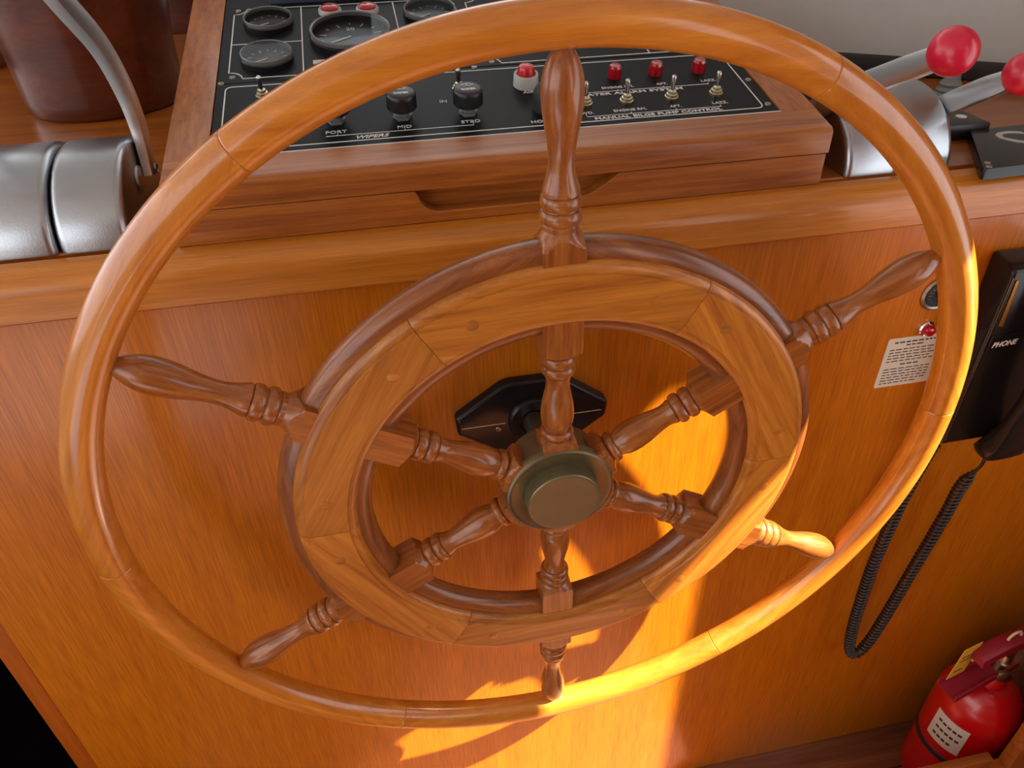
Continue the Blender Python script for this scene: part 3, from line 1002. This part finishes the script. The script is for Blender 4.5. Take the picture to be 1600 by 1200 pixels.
# handset: bowed bar with thick ends
hp_pts, hp_w, hp_t = [], [], []
for i in range(25):
    t = i / 24
    z = -0.134 + 0.278 * t
    bow = math.sin(PI * t)
    y = 0.058 - 0.026 * bow
    hp_pts.append((0.632, y, z))
    e = abs(2 * t - 1)
    hp_w.append(0.026 + 0.006 * e ** 4)
    hp_t.append(0.010 + 0.010 * max(0, (e - 0.55) / 0.45) ** 0.7)
hv, hf = [], []
ns = 20
for i, (p, w, h) in enumerate(zip(hp_pts, hp_w, hp_t)):
    k0 = 0.72 if i in (0, 24) else 1.0
    for k in range(ns):
        an = 2 * PI * k / ns
        c, s = math.cos(an), math.sin(an)
        c = math.copysign(abs(c) ** 0.5, c)
        s = math.copysign(abs(s) ** 0.5, s)
        hv.append((p[0] + w * k0 * c - 0.632, p[1] + h * k0 * s - 0.05, p[2]))
for i in range(24):
    for k in range(ns):
        k2 = (k + 1) % ns
        hf.append((i * ns + k, i * ns + k2, (i + 1) * ns + k2, (i + 1) * ns + k))
hf.append(tuple(range(ns - 1, -1, -1)))
hf.append(tuple(24 * ns + k for k in range(ns)))
obj('handset', pyd('handset', hv, hf, 40), 'blackgl', ph, T(0.632, 0.05, 0))
# coiled cord
path = smooth_path([(0.640, 0.080, -0.192), (0.6385, 0.088, -0.230), (0.6365, 0.090, -0.290), (0.6205, 0.090, -0.425), (0.6070, 0.090, -0.540), (0.5960, 0.090, -0.598), (0.5810, 0.090, -0.624),
                    (0.5640, 0.090, -0.604), (0.5520, 0.090, -0.535), (0.5445, 0.090, -0.430), (0.5430, 0.090, -0.355), (0.5500, 0.092, -0.245), (0.5640, 0.096, -0.170), (0.5720, 0.098, -0.138)], 40)
cum = [0]
for a, b in zip(path, path[1:]):
    cum.append(cum[-1] + (b - a).length)
total = cum[-1]
turns = 125
cp = []
res = 11
for i in range(turns * res + 1):
    d = total * i / (turns * res)
    lo_, hi_ = 0, len(cum) - 1
    while hi_ - lo_ > 1:
        md = (lo_ + hi_) // 2
        if cum[md] <= d:
            lo_ = md
        else:
            hi_ = md
    u = (d - cum[lo_]) / max(1e-9, cum[hi_] - cum[lo_])
    p = path[lo_].lerp(path[hi_], u)
    t = (path[hi_] - path[lo_]).normalized()
    n1 = Vector((0, 1, 0))
    n1 = (n1 - t * n1.dot(t)).normalized()
    n2 = t.cross(n1)
    ph_ = 2 * PI * i / res
    grow = min(1.0, d / 0.02)
    cp.append(p + (n1 * math.cos(ph_) + n2 * math.sin(ph_)) * 0.0072 * (0.3 + 0.7 * grow))
obj('coiled_cord', tube('coiled_cord', cp, 0.0024, 7), 'cord', ph)
lead = smooth_path([(0.6260, 0.060, -0.130), (0.632, 0.066, -0.150), (0.638, 0.072, -0.172), (0.640, 0.080, -0.192)], 6)
obj('cord_lead', tube('cord_lead', lead, 0.0026, 8), 'cord', ph)
obj('cord_grommet', tube('cord_grommet', [(0.625, 0.059, -0.124), (0.6285, 0.063, -0.138), (0.631, 0.0655, -0.147)], [0.006, 0.0052, 0.0040], 12), 'rubber', ph)

# =================================================================== FIRE EXTINGUISHER AND ITS LOCKER
ex, ey = 0.822, 0.022
er = 0.071
fe = thing('fire_extinguisher', 'red fire extinguisher with yellow tag standing in the lower right locker', 'fire extinguisher', T(ex, ey, -0.99))
EM = T(ex, ey, -0.99)
bp = [(0.000, 0.066), (0.006, er - 0.001), (0.012, er), (0.238, er)]
for i in range(1, 9):
    a = PI / 2 * i / 8
    bp.append((0.238 + 0.072 * math.sin(a) ** 1.1, 0.022 + (er - 0.022) * math.cos(a)))
bp += [(0.325, 0.021), (0.332, 0.018)]
obj('cylinder', lathe('cylinder', bp, 56), 'redpaint', fe, EM)
obj('band', lathe('band', [(0.120, er + 0.0003), (0.121, er + 0.0014), (0.133, er + 0.0014), (0.134, er + 0.0003)], 56, cap=False), 'rubber', fe, EM)


def wrap(name, a0, a1, z0, z1, r, n=14):
    v, f = [], []
    for i in range(n + 1):
        a = math.radians(a0 + (a1 - a0) * i / n)
        for z in (z0, z1):
            v.append((r * math.cos(a), r * math.sin(a), z))
    for i in range(n):
        f.append((2 * i, 2 * i + 2, 2 * i + 3, 2 * i + 1))
    return pyd(name, v, f)


lab = obj('paper_label', wrap('paper_label', 174, 224, 0.158, 0.236, er + 0.0006), 'label', fe, EM)
for i in range(3):
    for j in range(5):
        a = 182 + j * 7.5
        if i == 0 and j > 3:
            continue
        obj('print_line', wrap('print_line', a, a + 5.5, 0.172 + 0.020 * i, 0.178 + 0.020 * i, er + 0.0010, 3), 'ink', lab, EM)
obj('valve', lathe('valve', [(0.325, 0.018), (0.345, 0.018), (0.346, 0.015), (0.372, 0.015), (0.374, 0.012), (0.39, 0.010)], 24), 'brassy', fe, EM)
HD = R(math.radians(188), 'Z')


def grip(name, z0, slope, ln, w, h, mat, bend=0.0):
    """Channel-section lever running out from the valve along local X."""
    v, f = [], []
    sec = [(-w, -h), (w, -h), (w, h), (w - 0.003, h), (w - 0.003, -h + 0.003), (-w + 0.003, -h + 0.003), (-w + 0.003, h), (-w, h)]
    m = len(sec)
    K = 10
    for i in range(K + 1):
        t = i / K
        x = -0.02 + (ln + 0.02) * t
        z = z0 + slope * t + bend * t * t
        k = 1 - 0.25 * t
        for y, q in sec:
            v.append((x, y * (0.85 + 0.3 * t), z + q * k))
    for i in range(K):
        for j in range(m):
            j2 = (j + 1) % m
            f.append((i * m + j, i * m + j2, (i + 1) * m + j2, (i + 1) * m + j))
    f.append(tuple(range(m)))
    f.append(tuple(K * m + j for j in range(m - 1, -1, -1)))
    return obj(name, pyd(name, v, f, 30), mat, fe, EM @ HD)


grip('carry_handle', 0.366, -0.026, 0.114, 0.0175, 0.009, 'redpl')
gl = bmesh.new()
# squeeze lever above: solid curved bar
v, f = [], []
for i in range(11):
    t = i / 10
    x = -0.050 + 0.132 * t
    z = 0.421 + 0.012 * math.sin(PI * t) - 0.004 * t
    for y, q in ((-0.015, -0.010), (0.015, -0.010), (0.013, 0.008), (0.007, 0.011), (-0.007, 0.011), (-0.013, 0.008)):
        v.append((x, y, z + q * (1 - 0.2 * t)))
for i in range(10):
    for j in range(6):
        j2 = (j + 1) % 6
        f.append((i * 6 + j, i * 6 + j2, (i + 1) * 6 + j2, (i + 1) * 6 + j))
f += [tuple(range(6)), tuple(60 + j for j in range(5, -1, -1))]
gl.free()
obj('squeeze_lever', pyd('squeeze_lever', v, f, 40), 'redpl', fe, EM @ HD)
ring = [(0.010 + 0.014 * math.cos(2 * PI * i / 24), 0.0, 0.440 + 0.014 * math.sin(2 * PI * i / 24)) for i in range(25)]
obj('pull_ring', tube('pull_ring', ring, 0.0024, 8, False), 'pin', fe, EM @ HD)
tg = obj('inspection_tag', prism('inspection_tag', [(-0.020, -0.034), (0.020, -0.034), (0.020, 0.034), (-0.020, 0.034)], 0.0008), 'tag', fe,
         EM @ T(-0.094, -0.004, 0.404) @ R(0.25, 'Z') @ MF @ R(-0.12, 'Z') @ Matrix.Scale(1.15, 4))
obj('tag_print', strip_me('tag_print', [[(-0.013, 0.012), (0.012, 0.012)], [(-0.013, 0.004), (0.012, 0.004)], [(-0.013, -0.020), (0.006, -0.020)]], 0.0022), 'ink', tg,
    EM @ T(-0.094, -0.004, 0.404) @ R(0.25, 'Z') @ MF @ R(-0.12, 'Z') @ Matrix.Scale(1.15, 4) @ T(0, 0, 0.0008))
obj('safety_pin', tube('safety_pin', [(0.016, -0.022, 0.375), (0.020, -0.030, 0.352), (0.022, -0.032, 0.335)], 0.003, 8), 'pin', fe, EM @ HD)
obj('gauge_button', lathe('gauge_button', [(0, 0.013), (0.006, 0.013), (0.008, 0.010)], 24), 'steel', fe, EM @ T(-0.012, -0.018, 0.358) @ R(PI / 2, 'X') @ R(-0.4, 'Y'))
lk = thing('extinguisher_locker', 'low open wooden locker front beside the right wall at floor', 'locker', T(0.8, -0.075, -0.99))
boxw('front_board', 0.50, 0.7655, -0.085, -0.068, -0.988, -0.735, 'locker', lk, 0.003)
boxw('upright_board', 0.803, 1.019, -0.090, -0.066, -0.988, -0.42, 'locker', lk, 0.003)
boxw('lower_rail', 0.7657, 0.8028, -0.085, -0.068, -0.988, -0.775, 'locker', lk, 0.0)

# raise everything so that the cabin sole is at z = 0
for o in TOP:
    o.location.z += Z0
for me in [m for m in bpy.data.meshes if m.users == 0]:
    bpy.data.meshes.remove(me)
